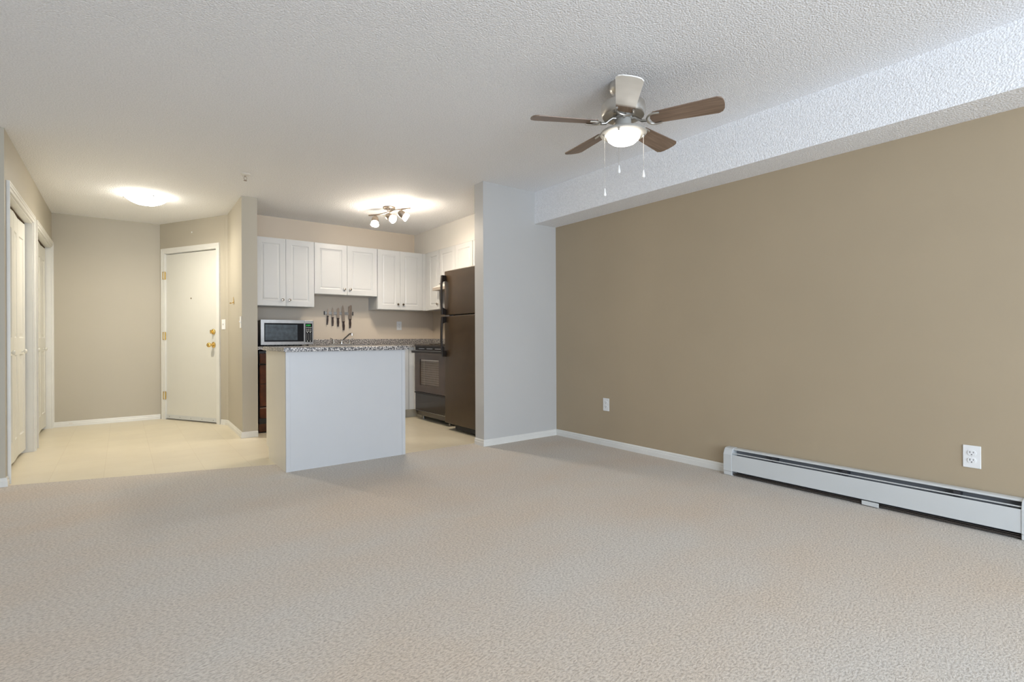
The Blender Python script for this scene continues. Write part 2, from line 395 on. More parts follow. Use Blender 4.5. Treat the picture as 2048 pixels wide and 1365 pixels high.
# left hall wall with two closet openings
C1 = (4.965, 6.200); C2 = (6.432, 7.700); CH = 2.045; WT = 0.11
b = B()
box(b, XL - WT, YL, 0, XL, C1[0], H)
box(b, XL - WT, C1[1], 0, XL, C2[0], H)
box(b, XL - WT, C2[1], 0, XL, YB, H)
box(b, XL - WT, C1[0], CH, XL, C1[1], H); box(b, XL - WT, C2[0], CH, XL, C2[1], H)
struct('wall_left', b, 'greige_paint')
b = B(); box(b, -2.75, YL, 0, XL - WT, YL + 0.11, H); struct('wall_left_return', b, 'greige_paint_daylit')
b = B(); box(b, -1.4, YL + 0.11, 0, -1.3, YB, H); struct('wall_closet', b, 'closet_dark')
# living room walls behind and beside the camera, with window openings
b = B()
box(b, -2.75, -3.45, 0, -2.2, -3.3, H); box(b, 3.0, -3.45, 0, XR, -3.3, H)
box(b, -2.2, -3.45, 0, 3.0, -3.3, 0.12); box(b, -2.2, -3.45, 2.25, 3.0, -3.3, H)
struct('wall_rear', b, 'greige_paint_daylit')
b = B(); box(b, -2.75, -3.3, 0, -2.6, YL, H)
struct('wall_living_left', b, 'greige_paint_daylit')
def window(name, sx, h, loc, rz):
    t = bpy.data.objects.new(name, None); C.objects.link(t); t.location = loc; t.rotation_euler = (0, 0, rz); t['kind'] = 'structure'
    b = B(); f = 0.05
    box(b, 0.002, 0, 0.002, f, 0.06, h - 0.002); box(b, sx - f, 0, 0.002, sx - 0.002, 0.06, h - 0.002)
    box(b, f, 0, 0.002, sx - f, 0.06, f); box(b, f, 0, h - f, sx - f, 0.06, h - 0.002)
    box(b, sx / 2 - f / 2, 0.0, f, sx / 2 + f / 2, 0.05, h - f)
    obj('window_frame', b, 'white_trim', t, bevel=0.004)
window('window_1', 5.2, 2.13, (-2.2, -3.40, 0.12), 0)

# baseboards
BH, BT = 0.06, 0.012
def bb(name, pts, z0=0.0, m='white_trim'):
    """pts: wall-line polyline; the board stands to the left of the direction of travel"""
    b = B(); P = [Vector(p) for p in pts]
    off = []
    for i, p in enumerate(P):
        ns = []
        if i > 0: d = (P[i] - P[i - 1]).normalized(); ns.append(Vector((-d.y, d.x)))
        if i < len(P) - 1: d = (P[i + 1] - P[i]).normalized(); ns.append(Vector((-d.y, d.x)))
        n = sum(ns, Vector((0, 0))).normalized(); n = n / max(0.3, n.dot(ns[0])); off.append(n)
    prof = [(0.0005, z0), (BT, z0), (BT, z0 + BH * 0.55), (BT * 0.75, z0 + BH * 0.62), (BT * 0.75, z0 + BH * 0.85), (BT * 0.4, z0 + BH), (0.0005, z0 + BH)]
    rings = [[b.verts.new((p.x + n.x * r, p.y + n.y * r, z)) for r, z in prof] for p, n in zip(P, off)]
    for a, c in zip(rings, rings[1:]):
        for k in range(len(prof)): b.faces.new((a[k], a[(k + 1) % len(prof)], c[(k + 1) % len(prof)], c[k]))
    b.faces.new(rings[0]); b.faces.new(rings[-1][::-1])
    return struct(name, b, m)
bb('baseboard_right', [(XR, 2.005), (XR, YP)])
bb('baseboard_stub', [(XR - BT, YP), (XP, YP), (XP, YPB)])
bb('baseboard_hall_back', [(EA.x, YB), (XL + 0.015, YB)])
cv = [ew(1.108, 0), ew(LEN - 0.10, 0), ew(LEN - 0.04, 0), (0.973, 6.64), (0.971, 6.56), (0.957, 5.71), (1.10, 5.71)]
bb('baseboard_partition', cv[::-1])
bb('baseboard_left_return', [(XL, YL + 0.06), (XL, YL), (-2.6, YL)][::1])

# ------------------------------------------------------------------ closets (bifold doors) and casings
def casing(bm, w, h, cw, ct, x0=0.0):
    """three-sided casing with a stepped moulding, opening from x0..x0+w, standing proud of y=0 toward -y"""
    for (a, c, t) in ((0.0, cw, ct * 0.7), (cw * 0.55, cw, ct)):
        pass
    def piece(pts_in, pts_out): pass
    for k, (ia, ib, t) in enumerate(((0.0, 0.42, ct * 0.6), (0.42, 0.8, ct * 0.85), (0.8, 1.0, ct))):
        a, c = cw * ia, cw * ib
        box(bm, x0 - c, -t, 0, x0 - a, 0, h + a); box(bm, x0 + w + a, -t, 0, x0 + w + c, 0, h + a)
        box(bm, x0 - c, -t, h + a, x0 + w + c, 0, h + c)
def closet(name, y0, y1, label):
    w = y1 - y0
    t = bpy.data.objects.new(name, None); C.objects.link(t); t.location = (XL, y0, 0); t.rotation_euler = (0, 0, R(90)); t['kind'] = 'structure'
    # local x along +Y world, local -y toward the hall
    b = B(); casing(b, w, CH, 0.058, 0.018); o = obj('casing', b, 'white_trim', t); o.location = (0, -0.0005, 0)
    b = B(); jt = 0.012
    box(b, 0.0005, 0.0, 0, jt, WT - 0.002, CH - 0.0005); box(b, w - jt, 0.0, 0, w - 0.0005, WT - 0.002, CH - 0.0005)
    box(b, jt, 0.0, CH - jt, w - jt, WT - 0.002, CH - 0.0005)
    obj('jamb', b, 'white_trim', t)
    lw = (w - 2 * jt - 0.026) / 4
    fold = [0.000, 0.012, 0.000, 0.012, 0.0]
    lh = CH - 0.022 - 0.045
    for i in range(4):
        xa, xb = jt + 0.004 + i * (lw + 0.002), jt + 0.004 + i * (lw + 0.002) + lw
        b = B(); s = 0.058
        slab(b, lw - 0.002, lh, 0.03, [(s, 0.98, lw - 0.002 - s, lh - 0.14), (s, 0.16, lw - 0.002 - s, 0.84)], DOOR_PROF)
        lf = obj('door_leaf', b, 'door_paint', t)
        ya, yb = 0.046 + fold[i], 0.046 + fold[i + 1]
        lf.location = (xa, ya, 0.035); lf.rotation_euler = (0, 0, math.atan2(yb - ya, xb - xa))
        if i in (1, 3):
            b = B(); lathe(b, [(0.008, 0), (0.008, 0.012), (0.017, 0.018), (0.019, 0.026), (0.014, 0.033), (0, 0.035)], 20, Matrix.Rotation(R(90), 4, 'X'))
            k = obj('knob', b, 'door_paint', lf, smooth=True); k.location = (lw * 0.5, 0.0, 0.865)
    # the dark track above the leaves
    b = B(); box(b, jt, 0.05, CH - jt - 0.010, w - jt, 0.085, CH - jt); obj('track', b, 'closet_dark', t)
closet('door_1', C1[0], C1[1], '')
closet('door_2', C2[0], C2[1], '')

# ------------------------------------------------------------------ entry door on the angled wall
ent = bpy.data.objects.new('door_3', None); C.objects.link(ent); ent.location = (EA.x, EA.y, 0); ent.rotation_euler = (0, 0, EANG); ent['kind'] = 'structure'
b = B(); casing(b, 0.936, 2.066, 0.060, 0.016, x0=0.100); o = obj('casing', b, 'white_trim', ent); o.location = (0, -0.0005, 0)
b = B(); box(b, 0.089, 0, 0, 0.101, 0.12, 2.071); box(b, 1.033, 0, 0, 1.045, 0.12, 2.071); box(b, 0.101, 0, 2.060, 1.033, 0.12, 2.071)
obj('jamb', b, 'white_trim', ent)
b = B(); box(b, 0.105, 0.012, 0.012, 1.029, 0.055, 2.052); leaf = obj('door_leaf', b, 'door_paint', ent, bevel=0.002)
b = B(); box(b, 0.108, 0.006, 0.014, 1.026, 0.0118, 0.062); sw = obj('door_sweep', b, 'heater_enamel', leaf, bevel=0.001); sw['label'] = 'grey metal sweep strip'
b = B()
for x in (0.16, 0.36, 0.56, 0.76, 0.96): lathe(b, [(0.004, 0), (0.004, 0.002), (0, 0.003)], 8, Matrix.Translation((x, 0.006, 0.038)) @ Matrix.Rotation(R(90), 4, 'X'))
obj('screws', b, 'slot_dark', leaf)
for z in (1.792, 1.040, 0.299):
    b = B(); lathe(b, [(0, 0.052), (0.006, 0.050), (0.006, -0.050), (0, -0.052)], 12, Matrix.Translation((0.101, -0.004, z)))
    box(b, 0.078, 0.0, z - 0.045, 0.1035, 0.006, z + 0.045)
    box(b, 0.074, -0.018, z - 0.048, 0.080, -0.0105, z + 0.048); box(b, 0.074, -0.018, z - 0.048, 0.098, -0.0165, z - 0.040); box(b, 0.074, -0.018, z + 0.040, 0.098, -0.0165, z + 0.048)
    obj('hinge', b, 'brass', ent)
b = B(); lathe(b, [(0.009, 0), (0.009, 0.004), (0.006, 0.006), (0, 0.006)], 16, Matrix.Translation((0.568, 0.012, 1.494)) @ Matrix.Rotation(R(90), 4, 'X'))
obj('peephole', b, 'knob_nickel', leaf, smooth=True)
b = B(); m4 = Matrix.Translation((0.962, 0.012, 1.085)) @ Matrix.Rotation(R(90), 4, 'X')
lathe(b, [(0.033, 0), (0.033, 0.006), (0.027, 0.016), (0.024, 0.018), (0, 0.018)], 28, m4)
box(b, 0.956, -0.030, 1.064, 0.968, -0.006, 1.106)
obj('deadbolt', b, 'brass', leaf, smooth=True)
b = B(); m4 = Matrix.Translation((0.962, 0.012, 0.930)) @ Matrix.Rotation(R(90), 4, 'X')
lathe(b, [(0.035, 0), (0.035, 0.005), (0.026, 0.013), (0.013, 0.018), (0.011, 0.034), (0.019, 0.042), (0.027, 0.052), (0.028, 0.064), (0.022, 0.073), (0.010, 0.077), (0, 0.077)], 28, m4)
obj('door_knob', b, 'brass', leaf, smooth=True)

# ------------------------------------------------------------------ wall plates, hooks
def duplex_outlet(label, loc, rz, group=None, w=0.072, h=0.117):
    t = thing('wall_outlet', label, 'outlet', loc, rz, group)
    b = B(); box(b, -w / 2, -0.006, -h / 2, w / 2, -0.0005, h / 2); pl = obj('plate', b, 'plastic_white', t, bevel=0.002)
    for s in (-1, 1):
        zc = s * 0.0195
        b = B()
        pts = []
        for k in range(28):
            a = 2 * PI * k / 28; x, z = 0.0172 * math.cos(a), 0.0172 * math.sin(a)
            pts.append((x, zc + max(-0.0135, min(0.0135, z))))
        prism(b, pts, -0.009, -0.0058, 'Y'); rc = obj('receptacle', b, 'plastic_white', t, bevel=0.0006)
        b = B()
        box(b, -0.0078, -0.0097, zc - 0.001, -0.0056, -0.0089, zc + 0.009)
        box(b, 0.0056, -0.0097, zc + 0.0005, 0.0076, -0.0089, zc + 0.008)
        lathe(b, [(0.0026, 0), (0.0026, 0.0008)], 10, Matrix.Translation((0, -0.0089, zc - 0.008)) @ Matrix.Rotation(R(90), 4, 'X'))
        obj('slots', b, 'slot_dark', rc)
    b = B(); lathe(b, [(0.0024, 0), (0.0024, 0.001)], 10, Matrix.Translation((0, -0.0055, 0)) @ Matrix.Rotation(R(90), 4, 'X')); obj('screw', b, 'button_print', t)
    return t
def light_switch(label, loc, rz, w=0.072, h=0.117):
    t = thing('light_switch', label, 'light switch', loc, rz, 'switch plates by the entry')
    b = B(); box(b, -w / 2, -0.006, -h / 2, w / 2, -0.0005, h / 2); obj('plate', b, 'plastic_white', t, bevel=0.002)
    b = B(); prism(b, [(-0.0055, -0.012), (-0.018, 0.004), (-0.016, 0.011), (-0.0055, 0.012)], -0.005, 0.005, 'X'); obj('toggle', b, 'plastic_white', t, bevel=0.001)
    for z in (-0.03, 0.03):
        b = B(); lathe(b, [(0.0024, 0), (0.0024, 0.001)], 10, Matrix.Translation((0, -0.0055, z)) @ Matrix.Rotation(R(90), 4, 'X'))
        obj('screw', b, 'button_print', t)
duplex_outlet('white wall outlet low on the olive wall between the room corner and the baseboard heater', (XR, 3.187, 0.3785), R(-90))
duplex_outlet('white wall outlet above the right end of the baseboard heater', (XR, 0.650, 0.362), R(-90))
duplex_outlet('white wall outlet on the kitchen back wall right of the knives', (3.0135, YK, 1.170), 0)
p = ew(1.1535, 0)
light_switch('white light switch on the angled wall just right of the entry door', (p[0], p[1], 1.168), EANG, w=0.060)
light_switch('white light switch seen edge-on near the end of the partition wall', (0.958, 5.772, 1.168), R(-90) + math.atan2(-0.015, 0.97))
# brass key hook on the partition's hall face
t = thing('key_hook', 'small brass triangular key hook on the partition wall above the edge-on switch', 'wall hook', (0.9635, 6.235, 1.38), R(-90))
b = B(); prism(b, [(-0.045, 0.0), (0.045, 0.0), (0.02, 0.045), (0.005, 0.075), (-0.005, 0.075), (-0.02, 0.045)], -0.004, -0.0008, 'Y'); obj('backplate', b, 'brass', t, bevel=0.001)
for x in (-0.03, 0.0, 0.03):
    b = B(); tube(b, [(x, -0.003, 0.018), (x, -0.014, 0.014), (x, -0.024, 0.004), (x, -0.03, 0.006), (x, -0.032, 0.014)], 0.0025, 8); obj('hook', b, 'brass', t, smooth=True)
# small adhesive hook above the entry door, cable plate on the hall baseboard
p = ew(0.605, 0)
b = B(); box(b, -0.007, -0.005, -0.009, 0.007, -0.0005, 0.009); box(b, -0.004, -0.010, -0.008, 0.004, -0.005, -0.004)
o = tag(obj('adhesive_hook', b, 'plastic_white', bevel=0.001), 'tiny white adhesive hook stuck on the wall above the entry door', 'hook'); o.location = (p[0], p[1], 2.290); o.rotation_euler = (0, 0, EANG)
b = B(); box(b, -0.016, -0.0165, 0.022, 0.016, -BT - 0.0005, 0.048); box(b, -0.011, -0.0175, 0.027, -0.001, -0.0165, 0.043); box(b, 0.002, -0.0175, 0.027, 0.011, -0.0165, 0.043)
o = tag(obj('cable_plate', b, 'hood_almond', bevel=0.001), 'small beige cable plate on the baseboard of the hall back wall', 'cable plate'); o.location = (-0.471, YB, 0)

# ------------------------------------------------------------------ kitchen cabinets
def knob(parent, x, z):
    b = B(); lathe(b, [(0.007, 0), (0.006, 0.010), (0.013, 0.016), (0.0155, 0.021), (0.013, 0.026), (0, 0.029)], 20, Matrix.Rotation(R(90), 4, 'X'))
    k = obj('knob', b, 'knob_nickel', parent, smooth=True); k.location = (x, 0, z); k['label'] = 'round dark nickel knob'
def upper(label, x0, x1, z0, z1, depth, loc, rz, doors, group, knobs=True):
    """loc/rz give the frame: local x along the front, front face at y=0 (doors stand 19 mm proud)"""
    t = thing('upper_cabinet', label, 'kitchen cabinet', loc, rz, group)
    b = B(); box(b, x0 + 0.0005, 0.0, z0, x1 - 0.0005, depth, z1); obj('carcass', b, 'cabinet_white', t)
    for (a, c, kside) in doors:
        w = c - a - 0.003; h = z1 - z0 - 0.006
        b = B(); s = 0.062
        slab(b, w, h, 0.0185, [(s, s, w - s, h - s)], CAB_PROF)
        d = obj('cabinet_door', b, 'cabinet_white', t); d.location = (a + 0.0015, -0.019, z0 + 0.003)
        if kside: knob(d, w - 0.035 if kside == 'r' else 0.035, 0.068)
    return t
G = 'white upper kitchen cabinets'
F = 6.193   # carcass front plane of the back run; door faces at 6.174
upper('white two-door upper cabinet above the microwave', 1.101, 1.800, 1.370, 2.140, YK - F - 0.001, (0, F, 0), 0, [(1.170, 1.486, 'r'), (1.486, 1.800, 'l')], G)
upper('shorter white two-door upper cabinet above the magnetic knife rail', 1.800, 2.580, 1.530, 2.140, YK - F - 0.001, (0, F, 0), 0, [(1.802, 2.192, 'r'), (2.192, 2.578, 'l')], G)
cab3 = upper('tall white two-door upper cabinet above the kitchen outlet', 2.580, 3.215, 1.370, 2.140, YK - F - 0.001, (0, F, 0), 0, [(2.582, 2.892, 'r'), (2.892, 3.215, 'l')], G)
b = B(); box(b, 3.2165, -0.019, 1.370, 3.2615, -0.0025, 2.139); fl_ = obj('filler_strip', b, 'cabinet_white', cab3)
# side run: local x runs toward -Y, origin at Y=6.19, face at X=3.25
SR = (3.262, 6.192, 0)
upper('white single-door corner upper cabinet beside the range hood', 0.001, 0.432, 1.370, 2.139, XR - SR[0] - 0.001, SR, R(-90), [(0.125, 0.430, 'r')], G)
upper('white two-door upper cabinet above the range hood', 0.433, 1.215, 1.700, 2.139, XR - SR[0] - 0.001, SR, R(-90), [(0.435, 0.824, None), (0.824, 1.213, None)], G)
upper('white upper cabinet over the refrigerator, mostly hidden behind the stub wall', 1.216, 2.170, 1.750, 2.139, XR - SR[0] - 0.001, SR, R(-90), [(1.218, 1.690, None), (1.690, 2.168, None)], G)

# base cabinets
def base_cab(label, x0, x1, doors):
    t = thing('base_cabinet', label, 'kitchen cabinet', (0, 5.860, 0), 0, 'white base cabinets')
    b = B(); box(b, x0 + 0.001, 0, 0.105, x1 - 0.001, 0.60, 0.8835); obj('carcass', b, 'cabinet_white', t)
    b = B(); box(b, x0 + 0.001, 0.06, 0.0, x1 - 0.001, 0.075, 0.1045); obj('toe_kick', b, 'greige_paint', t)
    for a, c, ks in doors:
        w = c - a - 0.003; h = 0.765
        b = B(); slab(b, w, h, 0.0185, [(0.05, 0.05, w - 0.05, h - 0.05)], CAB_PROF)
        d = obj('cabinet_door', b, 'cabinet_white', t); d.location = (a + 0.0015, -0.019, 0.108)
        if ks: knob(d, w - 0.035 if ks == 'r' else 0.035, h - 0.06)
    return t
base_cab('white sink base cabinet hidden behind the island', 1.745, 2.500, [(1.75, 2.12, 'r'), (2.12, 2.497, 'l')])
base_cab('narrow white base cabinet seen between the island and the corner', 2.500, 2.850, [(2.502, 2.846, 'l')])
t = thing('corner_base_cabinet', 'blank white corner base cabinet touching the black range', 'kitchen cabinet', (0, 0, 0), 0, 'white base cabinets')
b = B(); prism(b, [(2.851, 5.842), (2.92, 5.842), (2.92, 5.745), (XR - 0.002, 5.745), (XR - 0.002, YK - 0.002), (2.851, YK - 0.002)], 0.105, 0.8835); obj('carcass', b, 'cabinet_white', t)
b = B(); prism(b, [(2.851, 5.92), (2.98, 5.92), (2.98, 5.747), (3.0, 5.747), (3.0, 5.94), (2.851, 5.94)], 0, 0.1045); obj('toe_kick', b, 'greige_paint', t)

# dishwasher under the left end of the counter
t = thing('dishwasher', 'glossy red-brown black dishwasher glimpsed between the partition wall and the island', 'dishwasher', (1.140, 5.86, 0), 0)
b = B(); box(b, 0, 0.0, 0.10, 0.598, 0.58, 0.868); obj('tub_case', b, 'microwave_case', t)
b = B(); box(b, 0.002, -0.030, 0.735, 0.596, -0.0005, 0.845); cp = obj('control_panel', b, 'dishwasher_brown', t, bevel=0.006)
b = B(); lathe(b, [(0.030, 0), (0.030, 0.004), (0.021, 0.006), (0.019, 0.022), (0, 0.022)], 24, Matrix.Translation((0.105, -0.030, 0.790)) @ Matrix.Rotation(R(90), 4, 'X')); d = obj('dial', b, 'handle_black', cp, smooth=True)
b = B(); lathe(b, [(0.033, 0), (0.036, 0.002), (0.033, 0.004)], 28, Matrix.Translation((0.105, -0.0302, 0.790)) @ Matrix.Rotation(R(90), 4, 'X')); obj('dial_ring', b, 'steel', cp, smooth=True)
b = B(); box(b, 0.06, -0.036, 0.8455, 0.24, -0.006, 0.860); obj('latch', b, 'steel', t, bevel=0.004)
b = B(); box(b, 0.002, -0.026, 0.285, 0.596, -0.0005, 0.728); dd = obj('door_panel', b, 'dishwasher_brown', t, bevel=0.008)
b = B(); box(b, 0.004, -0.0275, 0.520, 0.594, -0.0262, 0.526); box(b, 0.004, -0.0275, 0.722, 0.594, -0.0262, 0.727); obj('door_trim', b, 'handle_black', dd)
b = B(); box(b, 0.002, -0.022, 0.160, 0.596, -0.0005, 0.278); obj('access_panel', b, 'dishwasher_brown', t, bevel=0.006)
b = B(); box(b, 0.004, -0.024, 0.268, 0.594, -0.0225, 0.2735); obj('access_trim', b, 'bronze_nickel', t)
b = B(); box(b, 0.002, 0.03, 0.012, 0.596, 0.05, 0.155); obj('toe_panel', b, 'dishwasher_brown', t)
for x in (0.03, 0.55):
    b = B(); lathe(b, [(0.014, 0.0995), (0.014, 0.0)], 12, Matrix.Translation((x, 0.07, 0))); obj('foot', b, 'rubber_black', t)

# perimeter countertop with backsplash and a cut-out for the sink
t = thing('countertop', 'speckled laminate kitchen countertop with low backsplash along the back wall', 'countertop', (0, 0, 0))
b = B(); z0, z1 = 0.884, 0.915; SX0, SX1, SY0, SY1 = 1.90, 2.46, 5.93, 6.395
box(b, 1.102, 5.822, z0, SX0, YK - 0.001, z1); box(b, SX1, 5.822, z0, 2.895, YK - 0.001, z1)
box(b, SX0, 5.822, z0, SX1, SY0, z1); box(b, SX0, SY1, z0, SX1, YK - 0.001, z1)
prism(b, [(2.895, 5.740), (XR - 0.001, 5.740), (XR - 0.001, YK - 0.001), (2.895, YK - 0.001)], z0, z1)
obj('worktop', b, 'speckled_laminate', t)
b = B(); box(b, 1.122, YK - 0.021, z1, XR - 0.022, YK - 0.001, 0.990); box(b, XR - 0.021, 5.740, z1, XR - 0.001, YK - 0.001, 0.990); box(b, 1.102, 5.85, z1, 1.121, YK - 0.001, 1.010)
obj('backsplash', b, 'speckled_laminate', t, bevel=0.003)

# sink and faucet
t = thing('kitchen_sink', 'stainless kitchen sink let into the counter below the knives', 'sink', (0, 0, 0))
b = B()
x0, x1, y0, y1 = SX0 + 0.002, SX1 - 0.002, SY0 + 0.002, SY1 - 0.002
box(b, x0 - 0.012, y0 - 0.012, 0.9153, x1 + 0.012, y0 + 0.02, 0.9185); box(b, x0 - 0.012, y1 - 0.07, 0.9153, x1 + 0.012, y1 + 0.012, 0.9185)
box(b, x0 - 0.012, y0 + 0.02, 0.9153, x0 + 0.02, y1 - 0.07, 0.9185); box(b, x1 - 0.02, y0 + 0.02, 0.9153, x1 + 0.012, y1 - 0.07, 0.9185)
obj('rim', b, 'steel', t)
b = B(); w = 0.002
bx0, bx1, by0, by1 = x0 + 0.02, x1 - 0.02, y0 + 0.02, y1 - 0.07
box(b, bx0 - w, by0 - w, 0.89, bx0, by1 + w, 0.9152); box(b, bx1, by0 - w, 0.89, bx1 + w, by1 + w, 0.9152)
box(b, bx0, by0 - w, 0.89, bx1, by0, 0.9152); box(b, bx0, by1, 0.89, bx1, by1 + w, 0.9152); box(b, bx0 - w, by0 - w, 0.887, bx1 + w, by1 + w, 0.89)
obj('bowl', b, 'steel', t)
t = thing('kitchen_faucet', 'low chrome two-handle kitchen faucet standing behind the sink', 'faucet', (2.184, 6.360, 0.919))
b = B(); box(b, -0.128, -0.026, 0.0, 0.128, 0.026, 0.016); obj('base_plate', b, 'chrome', t, bevel=0.006, seg=3)
b = B(); lathe(b, [(0.022, 0.016), (0.022, 0.035), (0.017, 0.05), (0.012, 0.055)], 20); tube(b, [(0, 0, 0.045), (0.012, -0.03, 0.068), (0.05, -0.11, 0.125), (0.062, -0.135, 0.140), (0.072, -0.155, 0.140)], [0.013, 0.012, 0.011, 0.011, 0.011], 14)
lathe(b, [(0.013, 0.004), (0.013, -0.022)], 16, Matrix.Translation((0.074, -0.160, 0.138))); obj('spout', b, 'chrome', t, smooth=True)
for s in (-1, 1):
    b = B(); lathe(b, [(0.021, 0.016), (0.018, 0.03), (0.012, 0.045), (0.011, 0.062), (0, 0.064)], 20, Matrix.Translation((s * 0.102, 0, 0)))
    tube(b, [(s * 0.102, 0, 0.058), (s * 0.115, -0.005, 0.074), (s * 0.150, -0.02, 0.084)], [0.006, 0.005, 0.007], 10); obj('lever_handle', b, 'chrome', t, smooth=True)

# microwave
t = thing('microwave', 'stainless and black microwave oven on the counter by the partition wall', 'microwave', (1.198, 6.055, 0.9155), 0)
W_, H_ = 0.556, 0.293
b = B(); box(b, 0.003, 0.03, 0.014, W_ - 0.003, 0.375, H_ - 0.004); obj('case', b, 'microwave_case', t, bevel=0.004)
for x in (0.03, W_ - 0.05):
    for y in (0.06, 0.33):
        b = B(); lathe(b, [(0.012, 0.0135), (0.012, 0.0)], 12, Matrix.Translation((x, y, 0))); obj('foot', b, 'rubber_black', t)
b = B(); xd = 0.455; zb_, zt_ = 0.016, H_
wz0, wz1, wx0, wx1 = zb_ + 0.034, zt_ - 0.036, 0.034, xd - 0.006
box(b, 0, 0, zb_, wx0, 0.0295, zt_); box(b, wx1, 0, zb_, xd - 0.0015, 0.0295, zt_); box(b, wx0, 0, zb_, wx1, 0.0295, wz0); box(b, wx0, 0, wz1, wx1, 0.0295, zt_)
dr = obj('door_frame', b, 'microwave_steel', t)
b = B(); box(b, wx0, 0.004, wz0, wx1, 0.0295, wz1); obj('door_glass', b, 'microwave_black', dr)
b = B(); box(b, wx0 + 0.010, 0.0025, wz0 + 0.017, wx1 - 0.068, 0.0038, wz1 - 0.017); obj('view_window', b, 'microwave_window', dr)
b = B(); tube(b, [(0.014, -0.001, zb_ + 0.02), (0.014, -0.022, zb_ + 0.03), (0.014, -0.022, zt_ - 0.03), (0.014, -0.001, zt_ - 0.02)], 0.006, 10); 
b.free()
b = B(); box(b, xd, 0, zb_, W_, 0.0295, zt_); cp = obj('control_panel', b, 'microwave_steel', t, bevel=0.003)
b = B(); box(b, xd + 0.010, -0.0012, wz0 - 0.006, W_ - 0.014, -0.0002, wz1); kp = obj('keypad', b, 'microwave_black', cp)
b = B(); box(b, xd + 0.014, -0.0018, wz1 - 0.034, W_ - 0.018, -0.00125, wz1 - 0.010); obj('display_window', b, 'microwave_black', cp)
SEG = {'2': 'abged', '3': 'abgcd', '4': 'fgbc'}
b = B()
def digit(ch, x, z, w, h):
    th = 0.0021; y0, y1 = -0.0026, -0.0019
    S_ = {'a': (x, z + h - th, x + w, z + h), 'g': (x, z + h / 2 - th / 2, x + w, z + h / 2 + th / 2), 'd': (x, z, x + w, z + th),
          'b': (x + w - th, z + h / 2, x + w, z + h), 'c': (x + w - th, z, x + w, z + h / 2), 'f': (x, z + h / 2, x + th, z + h), 'e': (x, z, x + th, z + h / 2)}
    for s in SEG[ch]: q = S_[s]; box(b, q[0], y0, q[1], q[2], y1, q[3])
dz = wz1 - 0.030
digit('2', xd + 0.021, dz, 0.010, 0.017); digit('3', xd + 0.041, dz, 0.010, 0.017); digit('4', xd + 0.056, dz, 0.010, 0.017)
box(b, xd + 0.0350, -0.0026, dz + 0.004, xd + 0.0372, -0.0019, dz + 0.0062); box(b, xd + 0.0350, -0.0026, dz + 0.011, xd + 0.0372, -0.0019, dz + 0.0132)
obj('clock_digits', b, 'display_green', cp)
b = B(); kx0, kx1 = xd + 0.016, W_ - 0.020; kw = kx1 - kx0
box(b, kx0, -0.002, wz1 - 0.046, kx1, -0.0013, wz1 - 0.043)
rows = [(wz1 - 0.054, 3, 0.012, 0.0035), (wz1 - 0.072, 3, 0.014, 0.006), (wz1 - 0.088, 3, 0.012, 0.008), (wz1 - 0.102, 2, 0.013, 0.008),
        (wz1 - 0.122, 3, 0.007, 0.005), (wz1 - 0.138, 3, 0.007, 0.005), (wz1 - 0.154, 3, 0.006, 0.006), (wz1 - 0.170, 3, 0.006, 0.006), (wz1 - 0.186, 3, 0.006, 0.007), (wz1 - 0.202, 2, 0.011, 0.008)]
for z, n, w, h in rows:
    for k in range(n):
        cx = kx0 + kw * (k + 0.5) / n; box(b, cx - w / 2, -0.002, z - h / 2, cx + w / 2, -0.0013, z + h / 2)
obj('button_labels', b, 'button_print', cp)

# magnetic knife rail and knives
t = thing('knife_rail', 'magnetic steel knife rail with black end caps on the kitchen back wall', 'knife rack', (2.0, YK, 1.319))
b = B(); box(b, 0.008, -0.014, -0.017, 0.362, -0.0005, 0.017); obj('bar', b, 'steel', t, bevel=0.002)
for x in (0.0, 0.362):
    b = B(); box(b, x, -0.017, -0.024, x + 0.010, -0.0005, 0.024); obj('end_cap', b, 'rubber_black', t, bevel=0.004)
def knife(label, x, tip, bol, end, w, style, tilt=0.0):
    t = thing('kitchen_knife', label, 'knife', (x, YK - 0.0175, bol), 0, 'knives on the magnetic rail')
    t.rotation_euler = (0, tilt, 0)
    h = tip - bol; L = bol - end
    if style == 'santoku': pts = [(-w / 2, 0), (w / 2, 0), (w / 2, h * 0.80), (w * 0.40, h * 0.93), (w * 0.15, h), (-w / 2 + 0.002, h * 0.86), (-w / 2, h * 0.6)]
    elif style == 'cleaver': pts = [(-w / 2, 0), (w / 2, 0), (w / 2, h * 0.94), (w * 0.25, h), (-w * 0.1, h * 0.93), (-w / 2, h * 0.85)]
    else: pts = [(-w * 0.5, 0), (w * 0.5, 0), (w * 0.48, h * 0.45), (w * 0.30, h * 0.8), (0.0, h), (-w * 0.32, h * 0.82), (-w * 0.5, h * 0.5)]
    b = B(); prism(b, pts, -0.0012, 0.0012, 'Y'); obj('blade', b, 'knife_steel', t)
    hw = min(0.012, w * 0.42) + 0.002
    b = B(); prism(b, [(-hw * 1.1, 0), (-hw * 0.8, -L * 0.2), (-hw, -L * 0.5), (-hw * 0.7, -L * 0.8), (-hw * 0.9, -L), (hw * 0.6, -L), (hw * 0.75, -L * 0.8), (hw, -L * 0.5), (hw * 0.7, -L * 0.18), (hw * 1.1, -L * 0.06), (hw * 1.1, 0)], -0.009, 0.009, 'Y')
    hd = obj('handle', b, 'knife_handle', t, bevel=0.003)
    b = B(); lathe(b, [(0.003, 0), (0.003, 0.001)], 10, Matrix.Translation((0, -0.0092, -L + 0.012)) @ Matrix.Rotation(R(90), 4, 'X')); obj('rivet', b, 'steel', hd)
knife('smallest paring knife, leftmost on the magnetic rail', 2.045, 1.375, 1.286, 1.172, 0.020, 'point', R(3))
knife('slim pointed utility knife, second from the left on the magnetic rail', 2.106, 1.392, 1.268, 1.157, 0.024, 'point')
